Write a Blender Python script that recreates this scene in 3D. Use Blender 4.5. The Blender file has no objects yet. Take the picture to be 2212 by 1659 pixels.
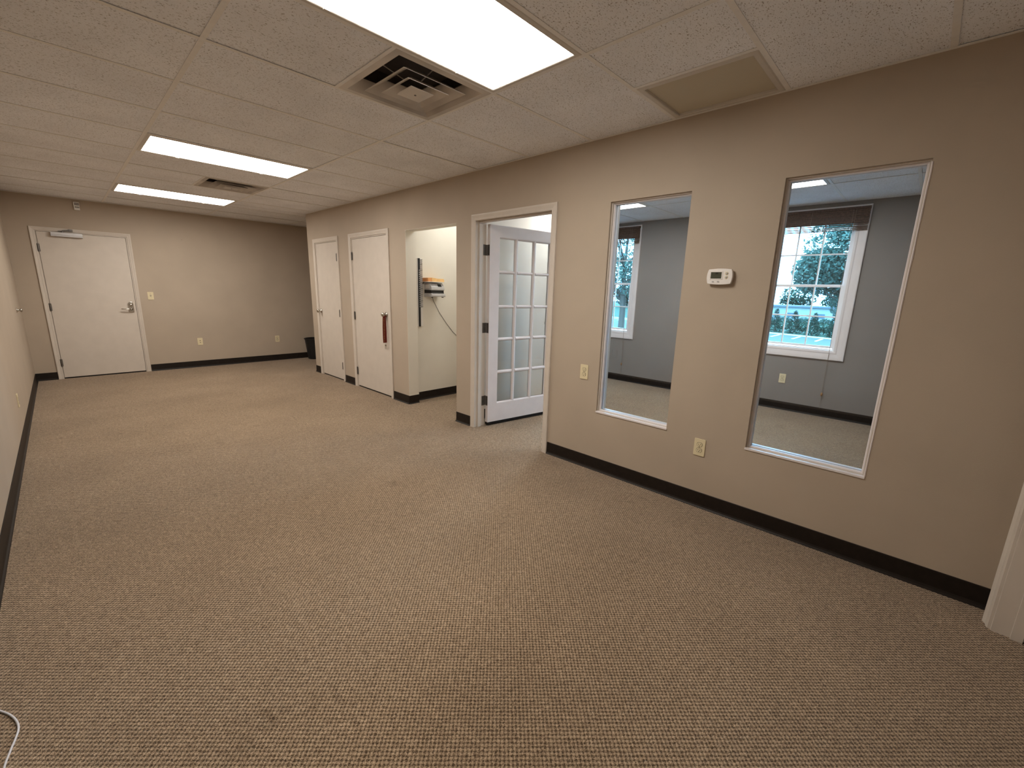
import bpy, bmesh, math, random
from mathutils import Vector, Matrix
random.seed(7)
scene = bpy.context.scene
COL = scene.collection

# ------------------------------------------------------------------ camera
YAW, PITCH, ROLL, FPX = 0.8103065, -0.2152013, 0.0272589, 921.555
CAM = Vector((-2.80466, 0.0, 1.39401))
cy, sy, cp, sp, cr, sr = math.cos(YAW), math.sin(YAW), math.cos(PITCH), math.sin(PITCH), math.cos(ROLL), math.sin(ROLL)
fwd = Vector((sy*cp, cy*cp, sp)); r0 = Vector((cy, -sy, 0)); u0 = r0.cross(fwd)
rt = cr*r0 + sr*u0; up = -sr*r0 + cr*u0
cam_data = bpy.data.cameras.new('camera'); cam = bpy.data.objects.new('camera', cam_data); COL.objects.link(cam)
cam.matrix_world = Matrix(((rt.x, up.x, -fwd.x, CAM.x), (rt.y, up.y, -fwd.y, CAM.y), (rt.z, up.z, -fwd.z, CAM.z), (0, 0, 0, 1)))
cam_data.sensor_width = 36.0; cam_data.lens = 36.0*FPX/2212.0; cam_data.clip_start = 0.02; cam_data.clip_end = 500
scene.camera = cam

# ------------------------------------------------------------------ world, exposure
SKY = (0.64, 0.84, 1.0); SKY_STRENGTH = 18.0
LAMP_HALL = (1.0, 0.92, 0.82); LAMP_HALL_STRENGTH = 23.0
LAMP_OFFICE = (1.0, 0.98, 0.94); LAMP_OFFICE_STRENGTH = 20.0
LAMP_CORRIDOR = (1.0, 0.99, 0.92); LAMP_CORRIDOR_STRENGTH = 10.0
w = bpy.data.worlds.new('overcast_sky'); scene.world = w; w.use_nodes = True
bg = w.node_tree.nodes.get('Background') or w.node_tree.nodes.new('ShaderNodeBackground')
bg.inputs[0].default_value = (*SKY, 1); bg.inputs[1].default_value = SKY_STRENGTH
wo = w.node_tree.nodes.get('World Output') or w.node_tree.nodes.new('ShaderNodeOutputWorld')
w.node_tree.links.new(bg.outputs[0], wo.inputs[0])
vs = scene.view_settings
scene.display_settings.display_device = 'sRGB'
vs.view_transform = 'Standard'; vs.look = 'None'; vs.gamma = 1.0; vs.use_curve_mapping = False
vs.exposure = 0.0
try:
    scene.cycles.max_bounces = 10; scene.cycles.diffuse_bounces = 6; scene.cycles.transparent_max_bounces = 16
except Exception:
    pass

# ------------------------------------------------------------------ dimensions (metres)
H = 2.4587; YF = 8.6856; XL = -3.1803; XE = 3.42; YN = -0.43
X1 = -2.2042; T = 0.6096; X2 = X1 + 2*T; YO = 1.9347
WT = 0.12
GZ = -3.6

# ------------------------------------------------------------------ materials
def sl(r, g, b):
    f = lambda c: (c/255/12.92) if c/255 <= 0.04045 else ((c/255+0.055)/1.055)**2.4
    return (f(r), f(g), f(b))
MATS = {}
class NT:
    def __init__(s, name):
        s.m = bpy.data.materials.new(name); s.m.use_nodes = True; s.t = s.m.node_tree; s.t.nodes.clear()
        s.out = s.t.nodes.new('ShaderNodeOutputMaterial'); MATS[name] = s.m
    def n(s, typ, **kw):
        nd = s.t.nodes.new(typ)
        for k, v in kw.items():
            if k.startswith('i_'):
                key = k[2:]; key = int(key) if key.isdigit() else key.replace('_', ' ')
                nd.inputs[key].default_value = v
            else: setattr(nd, k, v)
        return nd
    def l(s, a, b): s.t.links.new(a, b)
    def bsdf(s, col, rough=0.6, spec=0.4, metal=0.0):
        b = s.n('ShaderNodeBsdfPrincipled'); b.inputs['Base Color'].default_value = (*col, 1)
        b.inputs['Roughness'].default_value = rough; b.inputs['Specular IOR Level'].default_value = spec
        b.inputs['Metallic'].default_value = metal
        s.l(b.outputs[0], s.out.inputs[0]); return b
    def math(s, op, a, b=None, c=None):
        nd = s.n('ShaderNodeMath', operation=op)
        for i, v in enumerate((a, b, c)):
            if v is None: continue
            if isinstance(v, (int, float)): nd.inputs[i].default_value = v
            else: s.l(v, nd.inputs[i])
        return nd.outputs[0]
    def pos(s): return s.n('ShaderNodeNewGeometry').outputs['Position']
    def noise(s, scale, detail=3, rough=0.5, vec=None):
        nd = s.n('ShaderNodeTexNoise'); nd.inputs['Scale'].default_value = scale; nd.inputs['Detail'].default_value = detail
        nd.inputs['Roughness'].default_value = rough; s.l(vec or s.pos(), nd.inputs['Vector']); return nd.outputs['Fac']
    def ramp(s, fac, stops):
        nd = s.n('ShaderNodeValToRGB'); e = nd.color_ramp.elements
        while len(e) < len(stops): e.new(0.5)
        for el, (p, c) in zip(e, stops): el.position = p; el.color = (*c, 1)
        s.l(fac, nd.inputs[0]); return nd.outputs[0]
    def bump(s, b, h, strength=0.3, dist=0.01):
        nd = s.n('ShaderNodeBump'); nd.inputs['Strength'].default_value = strength; nd.inputs['Distance'].default_value = dist
        s.l(h, nd.inputs['Height']); s.l(nd.outputs[0], b.inputs['Normal'])
    def mix(s, f, a, b, mode='MIX'):
        nd = s.n('ShaderNodeMix', data_type='RGBA', blend_type=mode)
        for i, v in ((0, f), (6, a), (7, b)):
            if isinstance(v, (int, float)): nd.inputs[i].default_value = v
            elif isinstance(v, tuple): nd.inputs[i].default_value = (*v, 1)
            else: s.l(v, nd.inputs[i])
        return nd.outputs[2]
def plain(name, col, rough=0.6, spec=0.4, metal=0.0, var=0.06, nscale=30, bump=0.0):
    t = NT(name); b = t.bsdf(col, rough, spec, metal)
    f = t.noise(nscale, 3)
    lo = tuple(c*(1-var) for c in col); hi = tuple(min(1, c*(1+var)) for c in col)
    t.l(t.ramp(f, [(0.3, lo), (0.7, hi)]), b.inputs['Base Color'])
    if bump: t.bump(b, f, bump, 0.002)
    return t.m
def paint(name, col):
    t = NT(name); b = t.bsdf(col, 0.62, 0.3)
    n1 = t.noise(2.2, 3); n2 = t.noise(260, 2)
    c = t.ramp(n1, [(0.3, tuple(x*0.95 for x in col)), (0.7, tuple(x*1.03 for x in col))])
    sc = t.math('GREATER_THAN', t.noise(11, 1, 0.3), 0.86)            # a few scuffs and nail marks
    t.l(t.mix(t.math('MULTIPLY', sc, 0.5), c, tuple(x*0.55 for x in col)), b.inputs['Base Color'])
    t.bump(b, n2, 0.25, 0.0015); return t.m
paint('taupe_paint', (0.445, 0.375, 0.30))
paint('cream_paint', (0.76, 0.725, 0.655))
paint('grey_paint', (0.24, 0.222, 0.212))
plain('door_paint', (0.60, 0.545, 0.485), 0.45, 0.4, var=0.03, nscale=8)
plain('trim_paint', (0.60, 0.545, 0.485), 0.45, 0.4, var=0.03, nscale=8)
plain('white_paint', (0.74, 0.70, 0.705), 0.4, 0.4, var=0.03, nscale=8)
plain('white_vinyl', (0.84, 0.84, 0.86), 0.4, 0.4, var=0.03, nscale=8)
plain('base_rubber', (0.013, 0.009, 0.007), 0.5, 0.25, var=0.2)
plain('black_rubber', (0.008, 0.007, 0.007), 0.6, 0.3)
plain('black_plastic', (0.012, 0.012, 0.013), 0.4, 0.4)
plain('ivory_plastic', (0.70, 0.62, 0.42), 0.4, 0.4, var=0.02)
plain('white_plastic', (0.78, 0.76, 0.74), 0.4, 0.4, var=0.02)
plain('grey_plastic', (0.42, 0.42, 0.43), 0.4, 0.4, var=0.04)
plain('silver_plastic', (0.55, 0.55, 0.57), 0.32, 0.5, 0.2, var=0.04)
plain('slot_black', (0.01, 0.009, 0.008), 0.7, 0.2)
plain('lcd', (0.055, 0.06, 0.04), 0.25, 0.5, var=0.05, nscale=80)
plain('lcd_dark', (0.018, 0.02, 0.016), 0.25, 0.5)
plain('steel', (0.56, 0.54, 0.50), 0.22, 0.5, 1.0, var=0.05)
plain('dark_steel', (0.16, 0.15, 0.14), 0.42, 0.5, 0.7, var=0.15)
plain('aluminium', (0.58, 0.58, 0.60), 0.40, 0.5, 0.5, var=0.03)
plain('tee_metal', (0.80, 0.79, 0.78), 0.5, 0.4, var=0.03)
plain('lamp_frame', (0.60, 0.57, 0.53), 0.4, 0.4, var=0.03)
plain('red_ribbon', (0.16, 0.018, 0.012), 0.6, 0.3, var=0.3, nscale=90)
plain('gold_print', (0.45, 0.26, 0.10), 0.5, 0.3)
plain('orange_card', (0.75, 0.36, 0.14), 0.6, 0.3)
plain('yellow_card', (0.85, 0.55, 0.24), 0.6, 0.3)
plain('bamboo', (0.075, 0.045, 0.035), 0.6, 0.3, var=0.45, nscale=60)
plain('blind_cord', (0.22, 0.18, 0.14), 0.7, 0.2)
plain('tassel_wood', (0.30, 0.17, 0.08), 0.5, 0.3)
plain('cable_white', (0.62, 0.62, 0.66), 0.45, 0.4)
plain('cable_dark', (0.05, 0.045, 0.04), 0.5, 0.4)
plain('plenum_black', (0.09, 0.08, 0.078), 0.9, 0.1)
plain('concrete', (0.35, 0.34, 0.33), 0.9, 0.2, var=0.1)
plain('asphalt', (0.06, 0.062, 0.064), 0.9, 0.2, var=0.1, nscale=1.5)
plain('grass', (0.035, 0.06, 0.035), 0.9, 0.1, var=0.3, nscale=2)
plain('road_paint', (0.8, 0.8, 0.75), 0.7, 0.2)
plain('kerb', (0.5, 0.5, 0.48), 0.8, 0.2)
plain('bark', (0.09, 0.065, 0.05), 0.9, 0.1, var=0.3)
plain('building_white', (0.24, 0.24, 0.235), 0.8, 0.2)
plain('roof_grey', (0.10, 0.10, 0.11), 0.8, 0.2)
plain('pane_dark', (0.06, 0.08, 0.10), 0.15, 0.5)
def leafmat(name, a, b):
    t = NT(name); col = t.ramp(t.noise(1.6, 3), [(0.35, a), (0.65, b)])
    d = t.n('ShaderNodeBsdfDiffuse'); tr = t.n('ShaderNodeBsdfTranslucent'); m = t.n('ShaderNodeMixShader'); m.inputs[0].default_value = 0.4
    t.l(col, d.inputs[0]); t.l(col, tr.inputs[0]); t.l(d.outputs[0], m.inputs[1]); t.l(tr.outputs[0], m.inputs[2]); t.l(m.outputs[0], t.out.inputs[0])
leafmat('leaf_broad', (0.080, 0.115, 0.088), (0.135, 0.18, 0.14))
leafmat('leaf_conifer', (0.020, 0.042, 0.032), (0.042, 0.074, 0.052))
leafmat('leaf_far', (0.032, 0.055, 0.038), (0.056, 0.088, 0.062))
def glass(name, tint, refl=0.06):
    t = NT(name)
    tr = t.n('ShaderNodeBsdfTransparent'); tr.inputs[0].default_value = (*tint, 1)
    gl = t.n('ShaderNodeBsdfGlossy'); gl.inputs['Roughness'].default_value = 0.02; gl.inputs[0].default_value = (1, 1, 1, 1)
    fr = t.n('ShaderNodeFresnel'); fr.inputs[0].default_value = 1.45
    m = t.n('ShaderNodeMixShader'); t.l(t.math('MULTIPLY', fr.outputs[0], refl/0.034*0.5), m.inputs[0])
    t.l(tr.outputs[0], m.inputs[1]); t.l(gl.outputs[0], m.inputs[2]); t.l(m.outputs[0], t.out.inputs[0])
glass('glass_clear', (0.93, 0.95, 0.96))
glass('glass_door', (0.90, 0.92, 0.93))
glass('glass_exterior', (0.60, 0.86, 1.0))
def emit(name, col, s):
    t = NT(name); e = t.n('ShaderNodeEmission'); e.inputs[0].default_value = (*col, 1); e.inputs[1].default_value = s
    t.l(e.outputs[0], t.out.inputs[0])
emit('lens_hall', LAMP_HALL, LAMP_HALL_STRENGTH)
emit('lens_office', LAMP_OFFICE, LAMP_OFFICE_STRENGTH)
emit('lens_corridor', LAMP_CORRIDOR, LAMP_CORRIDOR_STRENGTH)

def tile_mat():
    t = NT('ceiling_tile'); base = (0.86, 0.88, 0.93); b = t.bsdf(base, 0.95, 0.1)
    p = t.pos()
    st = t.n('ShaderNodeVectorMath', operation='MULTIPLY'); st.inputs[1].default_value = (1, 1.7, 1); t.l(p, st.inputs[0])
    f1 = t.noise(105, 3, 0.6, st.outputs[0]); f2 = t.noise(210, 2, 0.6, st.outputs[0]); f3 = t.noise(3, 2)
    c = t.ramp(f3, [(0.3, tuple(x*0.94 for x in base)), (0.7, tuple(x*1.04 for x in base))])
    h1 = t.ramp(f1, [(0.595, (0, 0, 0)), (0.65, (1, 1, 1))]); h2 = t.ramp(f2, [(0.62, (0, 0, 0)), (0.72, (1, 1, 1))])
    h = t.math('MINIMUM', t.math('ADD', t.math('MULTIPLY', h1, 0.75), t.math('MULTIPLY', h2, 0.35)), 1.0)
    t.l(t.mix(h, c, (0.22, 0.18, 0.145)), b.inputs['Base Color'])
    t.bump(b, t.math('SUBTRACT', 1.0, h), 0.5, 0.003)
tile_mat()
def vent_mat():
    t = NT('vent_metal'); base = (0.66, 0.62, 0.58); b = t.bsdf(base, 0.5, 0.4)
    f = t.noise(3.5, 2, 0.4)
    t.l(t.ramp(f, [(0.30, (0.40, 0.37, 0.345)), (0.62, base)]), b.inputs['Base Color'])
vent_mat()
def filter_mat():
    t = NT('filter_media'); base = (0.56, 0.51, 0.41); b = t.bsdf(base, 0.9, 0.1)
    p = t.n('ShaderNodeSeparateXYZ'); t.l(t.pos(), p.inputs[0])
    g = t.math('MULTIPLY', t.math('SINE', t.math('MULTIPLY', p.outputs[0], 1100)), t.math('SINE', t.math('MULTIPLY', p.outputs[1], 1100)))
    t.l(t.ramp(t.math('MULTIPLY_ADD', g, 0.5, 0.5), [(0.2, tuple(c*0.75 for c in base)), (0.8, tuple(c*1.2 for c in base))]), b.inputs['Base Color'])
filter_mat()
def carpet_mat():
    t = NT('carpet'); b = t.bsdf((0.2, 0.13, 0.08), 0.95, 0.05)
    b.inputs['Sheen Weight'].default_value = 0.2; b.inputs['Sheen Roughness'].default_value = 0.35; b.inputs['Sheen Tint'].default_value = (0.9, 0.9, 0.92, 1)
    p = t.pos()
    wn = t.n('ShaderNodeTexNoise'); wn.inputs['Scale'].default_value = 125; wn.inputs['Detail'].default_value = 3; t.l(p, wn.inputs['Vector'])
    off = t.n('ShaderNodeVectorMath', operation='MULTIPLY_ADD'); off.inputs[1].default_value = (0.0145, 0.0145, 0.0)
    t.l(wn.outputs['Color'], off.inputs[0]); t.l(p, off.inputs[2])
    s = t.n('ShaderNodeSeparateXYZ'); t.l(off.outputs[0], s.inputs[0])
    k = math.pi/0.0091
    a = t.math('SINE', t.math('MULTIPLY', s.outputs[0], k)); c = t.math('SINE', t.math('MULTIPLY', s.outputs[1], k))
    nub = t.math('MULTIPLY_ADD', t.math('MULTIPLY', a, c), 0.5, 0.5)
    st = t.n('ShaderNodeVectorMath', operation='MULTIPLY'); st.inputs[1].default_value = (1.0, 0.55, 1.0); t.l(p, st.inputs[0])
    yarn = t.noise(480, 2, 0.65, st.outputs[0])
    yc = t.math('MULTIPLY_ADD', t.math('SUBTRACT', yarn, 0.5), 2.5, 0.5)
    h = t.math('ADD', t.math('MULTIPLY', nub, 0.54), t.math('MULTIPLY', yc, 0.52))
    dk, md, lt = (0.055, 0.034, 0.018), (0.315, 0.232, 0.154), (0.68, 0.53, 0.39)
    col = t.ramp(h, [(0.27, dk), (0.52, md), (0.86, lt)])
    tint = t.ramp(t.noise(1.3, 4, 0.6), [(0.30, (0.84, 0.82, 0.80)), (0.7, (1.06, 1.05, 1.04))])
    stain = t.ramp(t.noise(3.3, 4, 0.65), [(0.64, (1, 1, 1)), (0.78, (0.66, 0.64, 0.62))])
    fleck = t.ramp(t.noise(45, 2), [(0.35, (0.88, 0.86, 0.84)), (0.65, (1.08, 1.08, 1.06))])
    col = t.mix(1.0, col, tint, 'MULTIPLY'); col = t.mix(1.0, col, stain, 'MULTIPLY'); col = t.mix(1.0, col, fleck, 'MULTIPLY')
    t.l(col, b.inputs['Base Color']); t.bump(b, h, 0.8, 0.006)
carpet_mat()

# ------------------------------------------------------------------ mesh helpers
class MB:
    def __init__(s): s.v = []; s.f = []
    def add(s, vs_, fs):
        o = len(s.v); s.v += [tuple(p) for p in vs_]; s.f += [tuple(i+o for i in f) for f in fs]; return s
    def box(s, x0, x1, y0, y1, z0, z1):
        return s.add([(x, y, z) for z in (z0, z1) for y in (y0, y1) for x in (x0, x1)],
                     [(0, 2, 3, 1), (4, 5, 7, 6), (0, 1, 5, 4), (2, 6, 7, 3), (0, 4, 6, 2), (1, 3, 7, 5)])
    def tube(s, pts, r, n=8, cap=True):
        pts = [Vector(p) for p in pts]; rs = r if isinstance(r, (list, tuple)) else [r]*len(pts); o = len(s.v); prev = None
        for i, p in enumerate(pts):
            d = (pts[min(i+1, len(pts)-1)]-pts[max(i-1, 0)]).normalized()
            a = prev if prev is not None else (Vector((0, 0, 1)) if abs(d.z) < 0.9 else Vector((1, 0, 0)))
            b = d.cross(a).normalized(); a = b.cross(d).normalized(); prev = a
            s.v += [tuple(p+(a*math.cos(2*math.pi*k/n)+b*math.sin(2*math.pi*k/n))*rs[i]) for k in range(n)]
        for i in range(len(pts)-1):
            for k in range(n): s.f.append((o+i*n+k, o+i*n+(k+1) % n, o+(i+1)*n+(k+1) % n, o+(i+1)*n+k))
        if cap: s.f.append(tuple(o+k for k in range(n))[::-1]); s.f.append(tuple(o+(len(pts)-1)*n+k for k in range(n)))
        return s
    def lathe(s, c, axis, prof, n=16):                # prof: (radius, distance along axis)
        c = Vector(c); d = Vector(axis).normalized(); pts = [c+d*h for _, h in prof]
        a = Vector((0, 0, 1)) if abs(d.z) < 0.9 else Vector((1, 0, 0)); b = d.cross(a).normalized(); a = b.cross(d).normalized(); o = len(s.v)
        for (r, h), p in zip(prof, pts): s.v += [tuple(p+(a*math.cos(2*math.pi*k/n)+b*math.sin(2*math.pi*k/n))*max(r, 1e-5)) for k in range(n)]
        for i in range(len(prof)-1):
            for k in range(n): s.f.append((o+i*n+k, o+i*n+(k+1) % n, o+(i+1)*n+(k+1) % n, o+(i+1)*n+k))
        s.f.append(tuple(o+k for k in range(n))[::-1]); s.f.append(tuple(o+(len(prof)-1)*n+k for k in range(n)))
        return s
    def prism(s, poly, fn, d0, d1):                    # poly of (a, b); fn(a, b, d) -> xyz
        n = len(poly); o = len(s.v)
        s.v += [tuple(fn(a, b, d0)) for a, b in poly]+[tuple(fn(a, b, d1)) for a, b in poly]
        s.f.append(tuple(o+i for i in range(n))); s.f.append(tuple(o+n+i for i in range(n))[::-1])
        for i in range(n): s.f.append((o+i, o+(i+1) % n, o+n+(i+1) % n, o+n+i))
        return s
    def loft(s, fn, a0, a1, z0, z1, prof, closed):     # mitred frame round an opening; prof of (outward offset, proud depth)
        n = len(prof); o = len(s.v)
        st = [(a0, z0, -1, -1 if closed else 0), (a0, z1, -1, 1), (a1, z1, 1, 1), (a1, z0, 1, -1 if closed else 0)]
        for a, z, da, dz in st: s.v += [tuple(fn(a+da*w_, z+dz*w_, d)) for w_, d in prof]
        for i in range(4 if closed else 3):
            j = (i+1) % 4
            for k in range(n): s.f.append((o+i*n+k, o+i*n+(k+1) % n, o+j*n+(k+1) % n, o+j*n+k))
        if not closed: s.f.append(tuple(o+k for k in range(n))); s.f.append(tuple(o+3*n+k for k in range(n)))
        return s
    def mesh(s, name, mat, smooth=False, fix=True):
        me = bpy.data.meshes.new(name); me.from_pydata(s.v, [], s.f)
        if fix:
            bm = bmesh.new(); bm.from_mesh(me); bmesh.ops.recalc_face_normals(bm, faces=bm.faces); bm.to_mesh(me); bm.free()
        me.materials.append(MATS[mat])
        if smooth:
            for p in me.polygons: p.use_smooth = True
        return me
    def build(s, name, mat, parent=None, smooth=False, bevel=0.0, fix=True):
        ob = bpy.data.objects.new(name, s.mesh(name, mat, smooth, fix)); COL.objects.link(ob)
        if parent is not None: ob.parent = parent
        if bevel:
            md = ob.modifiers.new('bevel', 'BEVEL'); md.width = bevel; md.segments = 2; md.limit_method = 'ANGLE'
        return ob
def empty(name, loc=(0, 0, 0)):
    o = bpy.data.objects.new(name, None); COL.objects.link(o); o.location = loc; o.empty_display_size = 0.05; return o
def tag(o, label, cat, group=None, kind=None):
    o['label'] = label; o['category'] = cat
    if group: o['group'] = group
    if kind: o['kind'] = kind
    return o
def struct(o, label, cat): return tag(o, label, cat, kind='structure')
def root(name, loc, label, cat, group=None, kind=None): return tag(empty(name, loc), label, cat, group, kind)
def part(mb, name, mat, parent, smooth=False, bevel=0.0, label=None):
    """mesh given in world coordinates, put under its (unrotated) parent chain"""
    off = Vector((0, 0, 0)); q = parent
    while q is not None: off += q.location; q = q.parent
    mb.v = [(x-off.x, y-off.y, z-off.z) for x, y, z in mb.v]
    o = mb.build(name, mat, parent, smooth, bevel)
    if label: o['label'] = label
    return o
# surface frames: (a along the wall, z, depth d proud of the wall) -> xyz
RW = lambda a, z, d: (-d, a, z)
RWO = lambda a, z, d: (WT+d, a, z)
FW = lambda a, z, d: (a, YF-d, z)
LW = lambda a, z, d: (XL+d, a, z)
OW = lambda a, z, d: (XE-d, a, z)
CW = lambda a, z, d: (a, 4.48-d, z)
NW = lambda a, z, d: (a, YN+d, z)

# ------------------------------------------------------------------ the shell
struct(MB().box(XL-0.15, XE+0.15, -0.9, YF+0.2, -0.2, 0).build('floor', 'carpet'), 'brown looped berber carpet across the whole floor', 'carpet')
struct(MB().box(XL-0.15, XE+0.15, -0.9, YF+0.2, 2.72, 2.85).build('sky_block_slab', 'concrete'), 'unseen slab added above the suspended ceiling to block sky light', 'slab')  # added slab, keeps sky light from leaking in between the tiles
ZT = 2.72
struct(MB().box(XL-0.15, XL, -0.9, YF+0.2, 0, ZT).build('wall_left', 'taupe_paint'), 'taupe wall at the left edge with the small metal door stop', 'wall')
DM0, DM1, DMZ = -2.922, -2.0, 2.015                    # entry door opening
m = MB().box(XL, DM0, YF, YF+0.2, 0, ZT).box(DM1, 1.75, YF, YF+0.2, 0, ZT).box(DM0, DM1, YF, YF+0.2, DMZ, ZT).box(DM0, DM1, YF+0.07, YF+0.2, 0, DMZ)
struct(m.build('wall_far', 'taupe_paint'), 'taupe end wall that holds the entry door with the closer', 'wall')
# right wall: window 2, window 1, glazed door, corridor opening, two closets
W2 = (0.0966, 0.6706); W1 = (1.1746, 1.7477); WZ = (0.482, 2.0274)
FD = (2.262, 3.200); FDZ = 2.040; AL = (3.483, 4.396); ALZ = 2.029
C1 = (6.145, 6.892); C2 = (4.798, 5.715); CZ = 2.022; YC = 7.1574
m = MB()
for a, b in ((-0.9, W2[0]), (W2[1], W1[0]), (W1[1], FD[0]), (FD[1], AL[0])): m.box(0, WT, a, b, 0, ZT)
for a, b in (W1, W2): m.box(0, WT, a, b, 0, WZ[0]).box(0, WT, a, b, WZ[1], ZT)
m.box(0, WT, *FD, FDZ, ZT).box(0, WT, *AL, ALZ, ZT)
for a, b in ((AL[1], C2[0]), (C2[1], C1[0]), (C1[1], YC)): m.box(0, 0.137, a, b, 0, ZT)
for a, b in (C1, C2): m.box(0, 0.137, a, b, CZ, ZT).box(0.07, 0.137, a, b, 0, CZ)
struct(m.build('wall_right', 'taupe_paint'), 'long taupe partition with two glazed openings and three doors', 'wall')
struct(MB().box(0.137, 1.75, YC-0.12, YC, 0, ZT).build('wall_recess_side', 'taupe_paint'), 'taupe side wall of the recess past the closets', 'wall')
struct(MB().box(1.6, 1.75, YC, YF, 0, ZT).build('wall_recess_end', 'taupe_paint'), 'taupe end wall of the recess with the waste bin', 'wall')
# near wall with a cased door right behind the camera
ND = (-1.17, -0.17); NZ = 2.03
m = MB().box(XL, ND[0], YN-0.13, YN, 0, ZT).box(ND[1], 0, YN-0.13, YN, 0, ZT).box(ND[0], ND[1], YN-0.13, YN, NZ, ZT)
struct(m.build('wall_near', 'taupe_paint'), 'taupe wall at the lower right holding the cased doorway', 'wall')
struct(MB().box(XL, 0, -0.9, -0.8, 0, ZT).build('sky_block_wall', 'taupe_paint'), 'unseen wall added to block sky light behind the lower right doorway', 'wall')  # added wall, stops sky light leaking under the near door leaf
# corridor
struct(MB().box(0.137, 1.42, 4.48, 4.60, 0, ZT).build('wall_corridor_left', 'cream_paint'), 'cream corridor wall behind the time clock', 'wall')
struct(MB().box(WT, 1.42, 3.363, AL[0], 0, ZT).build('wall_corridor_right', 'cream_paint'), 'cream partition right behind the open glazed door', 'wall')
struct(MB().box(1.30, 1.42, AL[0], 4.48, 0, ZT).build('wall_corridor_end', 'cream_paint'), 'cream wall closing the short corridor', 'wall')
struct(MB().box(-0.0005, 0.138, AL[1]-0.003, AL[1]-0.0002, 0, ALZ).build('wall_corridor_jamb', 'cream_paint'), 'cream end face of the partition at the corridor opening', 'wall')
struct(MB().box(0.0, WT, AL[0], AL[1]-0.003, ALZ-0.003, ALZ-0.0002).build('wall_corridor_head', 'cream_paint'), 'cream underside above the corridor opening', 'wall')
# office
EW = ((0.742, 1.552), (3.432, 4.242)); EWZ = (0.815, 2.285)   # clear openings of the outside windows
m = MB(); q = 0.0295
for a, b in ((-0.7, EW[0][0]-q), (EW[0][1]+q, EW[1][0]-q), (EW[1][1]+q, 4.9)): m.box(XE, XE+0.15, a, b, 0, ZT)
for a, b in EW: m.box(XE, XE+0.15, a-q, b+q, 0, EWZ[0]-q).box(XE, XE+0.15, a-q, b+q, EWZ[1]+q, ZT)
struct(m.build('wall_office_window', 'grey_paint'), 'grey office wall with two sash windows onto the car park', 'wall')
struct(MB().box(WT, XE, -0.7, -0.55, 0, ZT).build('wall_office_right', 'grey_paint'), 'grey office side wall beyond the larger glazed opening', 'wall')
struct(MB().box(1.42, XE, 4.75, 4.9, 0, ZT).build('wall_office_left', 'grey_paint'), 'grey office side wall beyond the corridor', 'wall')
struct(MB().box(1.42, 1.5, 4.60, 4.75, 0, ZT).box(1.42, 1.5, 3.363, 4.6, 0, ZT).build('wall_office_inner', 'cream_paint'), 'cream office wall backing onto the corridor end', 'wall')

# baseboards: rubber cove base
def base(name, fn, a0, a1, label, h=0.105):
    prof = [(0, 0.0005), (0.028, 0.0005)]
    poly = [(0.0, 0.0), (0.018, 0.0), (0.0155, 0.004), (0.009, 0.010), (0.0055, 0.020), (0.004, h-0.003), (0.002, h), (0.0, h)]
    m = MB(); n = len(poly)
    m.v = [tuple(fn(a, z, d)) for a in (a0, a1) for d, z in poly]
    m.f = [tuple(range(n)), tuple(range(2*n-1, n-1, -1))]+[(i, (i+1) % n, n+(i+1) % n, n+i) for i in range(n)]
    return struct(m.build(name, 'base_rubber'), label, 'baseboard')
base('baseboard_right', RW, YN, 2.2205, 'dark brown base under the two glazed openings')
base('baseboard_right', RW, 3.257, AL[0], 'dark brown base between glazed door and corridor opening')
base('baseboard_right', RW, AL[1], 4.743, 'dark brown base between corridor opening and wider closet')
base('baseboard_right', RW, 5.77, 6.0895, 'dark brown base between the two closet doors')
base('baseboard_right', RW, 6.947, YC, 'dark brown base beyond the narrower closet door')
base('baseboard_far', FW, XL, -2.9665, 'short dark brown base left of the entry door')
base('baseboard_far', FW, -1.9485, 1.6, 'dark brown base right of the entry door')
base('baseboard_left', LW, YN, YF, 'dark brown base along the left wall')
base('baseboard_corridor', CW, 0.137, 1.3, 'dark brown base under the time clock')
base('baseboard_corridor_jamb', lambda a, z, d: (a, AL[1]-d, z), -0.004, 0.137, 'short dark brown base wrapping the corridor corner')
base('baseboard_corridor_right', lambda a, z, d: (a, AL[0]+d, z), 0.0, 1.3, 'dark brown base on the hidden corridor side')
base('baseboard_office', OW, -0.55, 4.75, 'dark base under the outside windows in the office')
base('baseboard_office_door', lambda a, z, d: (a, 3.363-d, z), WT, 1.42, 'dark base behind the open glazed door')

# ------------------------------------------------------------------ suspended ceiling
TILE = {}
def tile_obj(x0, x1, y0, y1, parent, z=H):
    g = 0.004; wx, wy = round(x1-x0-2*g, 3), round(y1-y0-2*g, 3); key = (wx, wy)
    if key not in TILE: TILE[key] = MB().box(-wx/2, wx/2, -wy/2, wy/2, 0.001, 0.016).mesh('tile', 'ceiling_tile')
    o = bpy.data.objects.new('tile', TILE[key]); COL.objects.link(o); o.parent = parent
    o.location = ((x0+x1)/2, (y0+y1)/2, z+random.choice((0, 0, 0.001, 0.002)))
def tee(x0, x1, y0, y1, parent, z=H):
    along_x = (x1-x0) > (y1-y0); m = MB().box(x0, x1, y0, y1, z-0.0015, z)
    if along_x: c = (y0+y1)/2; m.box(x0, x1, c-0.001, c+0.001, z, z+0.03)
    else: c = (x0+x1)/2; m.box(c-0.001, c+0.001, y0, y1, z, z+0.03)
    m.build('tee_bar', 'tee_metal', parent)
TW = 0.012
ceil = struct(empty('ceiling'), 'suspended ceiling of speckled tiles over the main room', 'ceiling')
rows = [(max(YO+n*T, YN), min(YO+(n+1)*T, YF)) for n in range(-4, 12) if min(YO+(n+1)*T, YF)-max(YO+n*T, YN) > 0.02]
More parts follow.
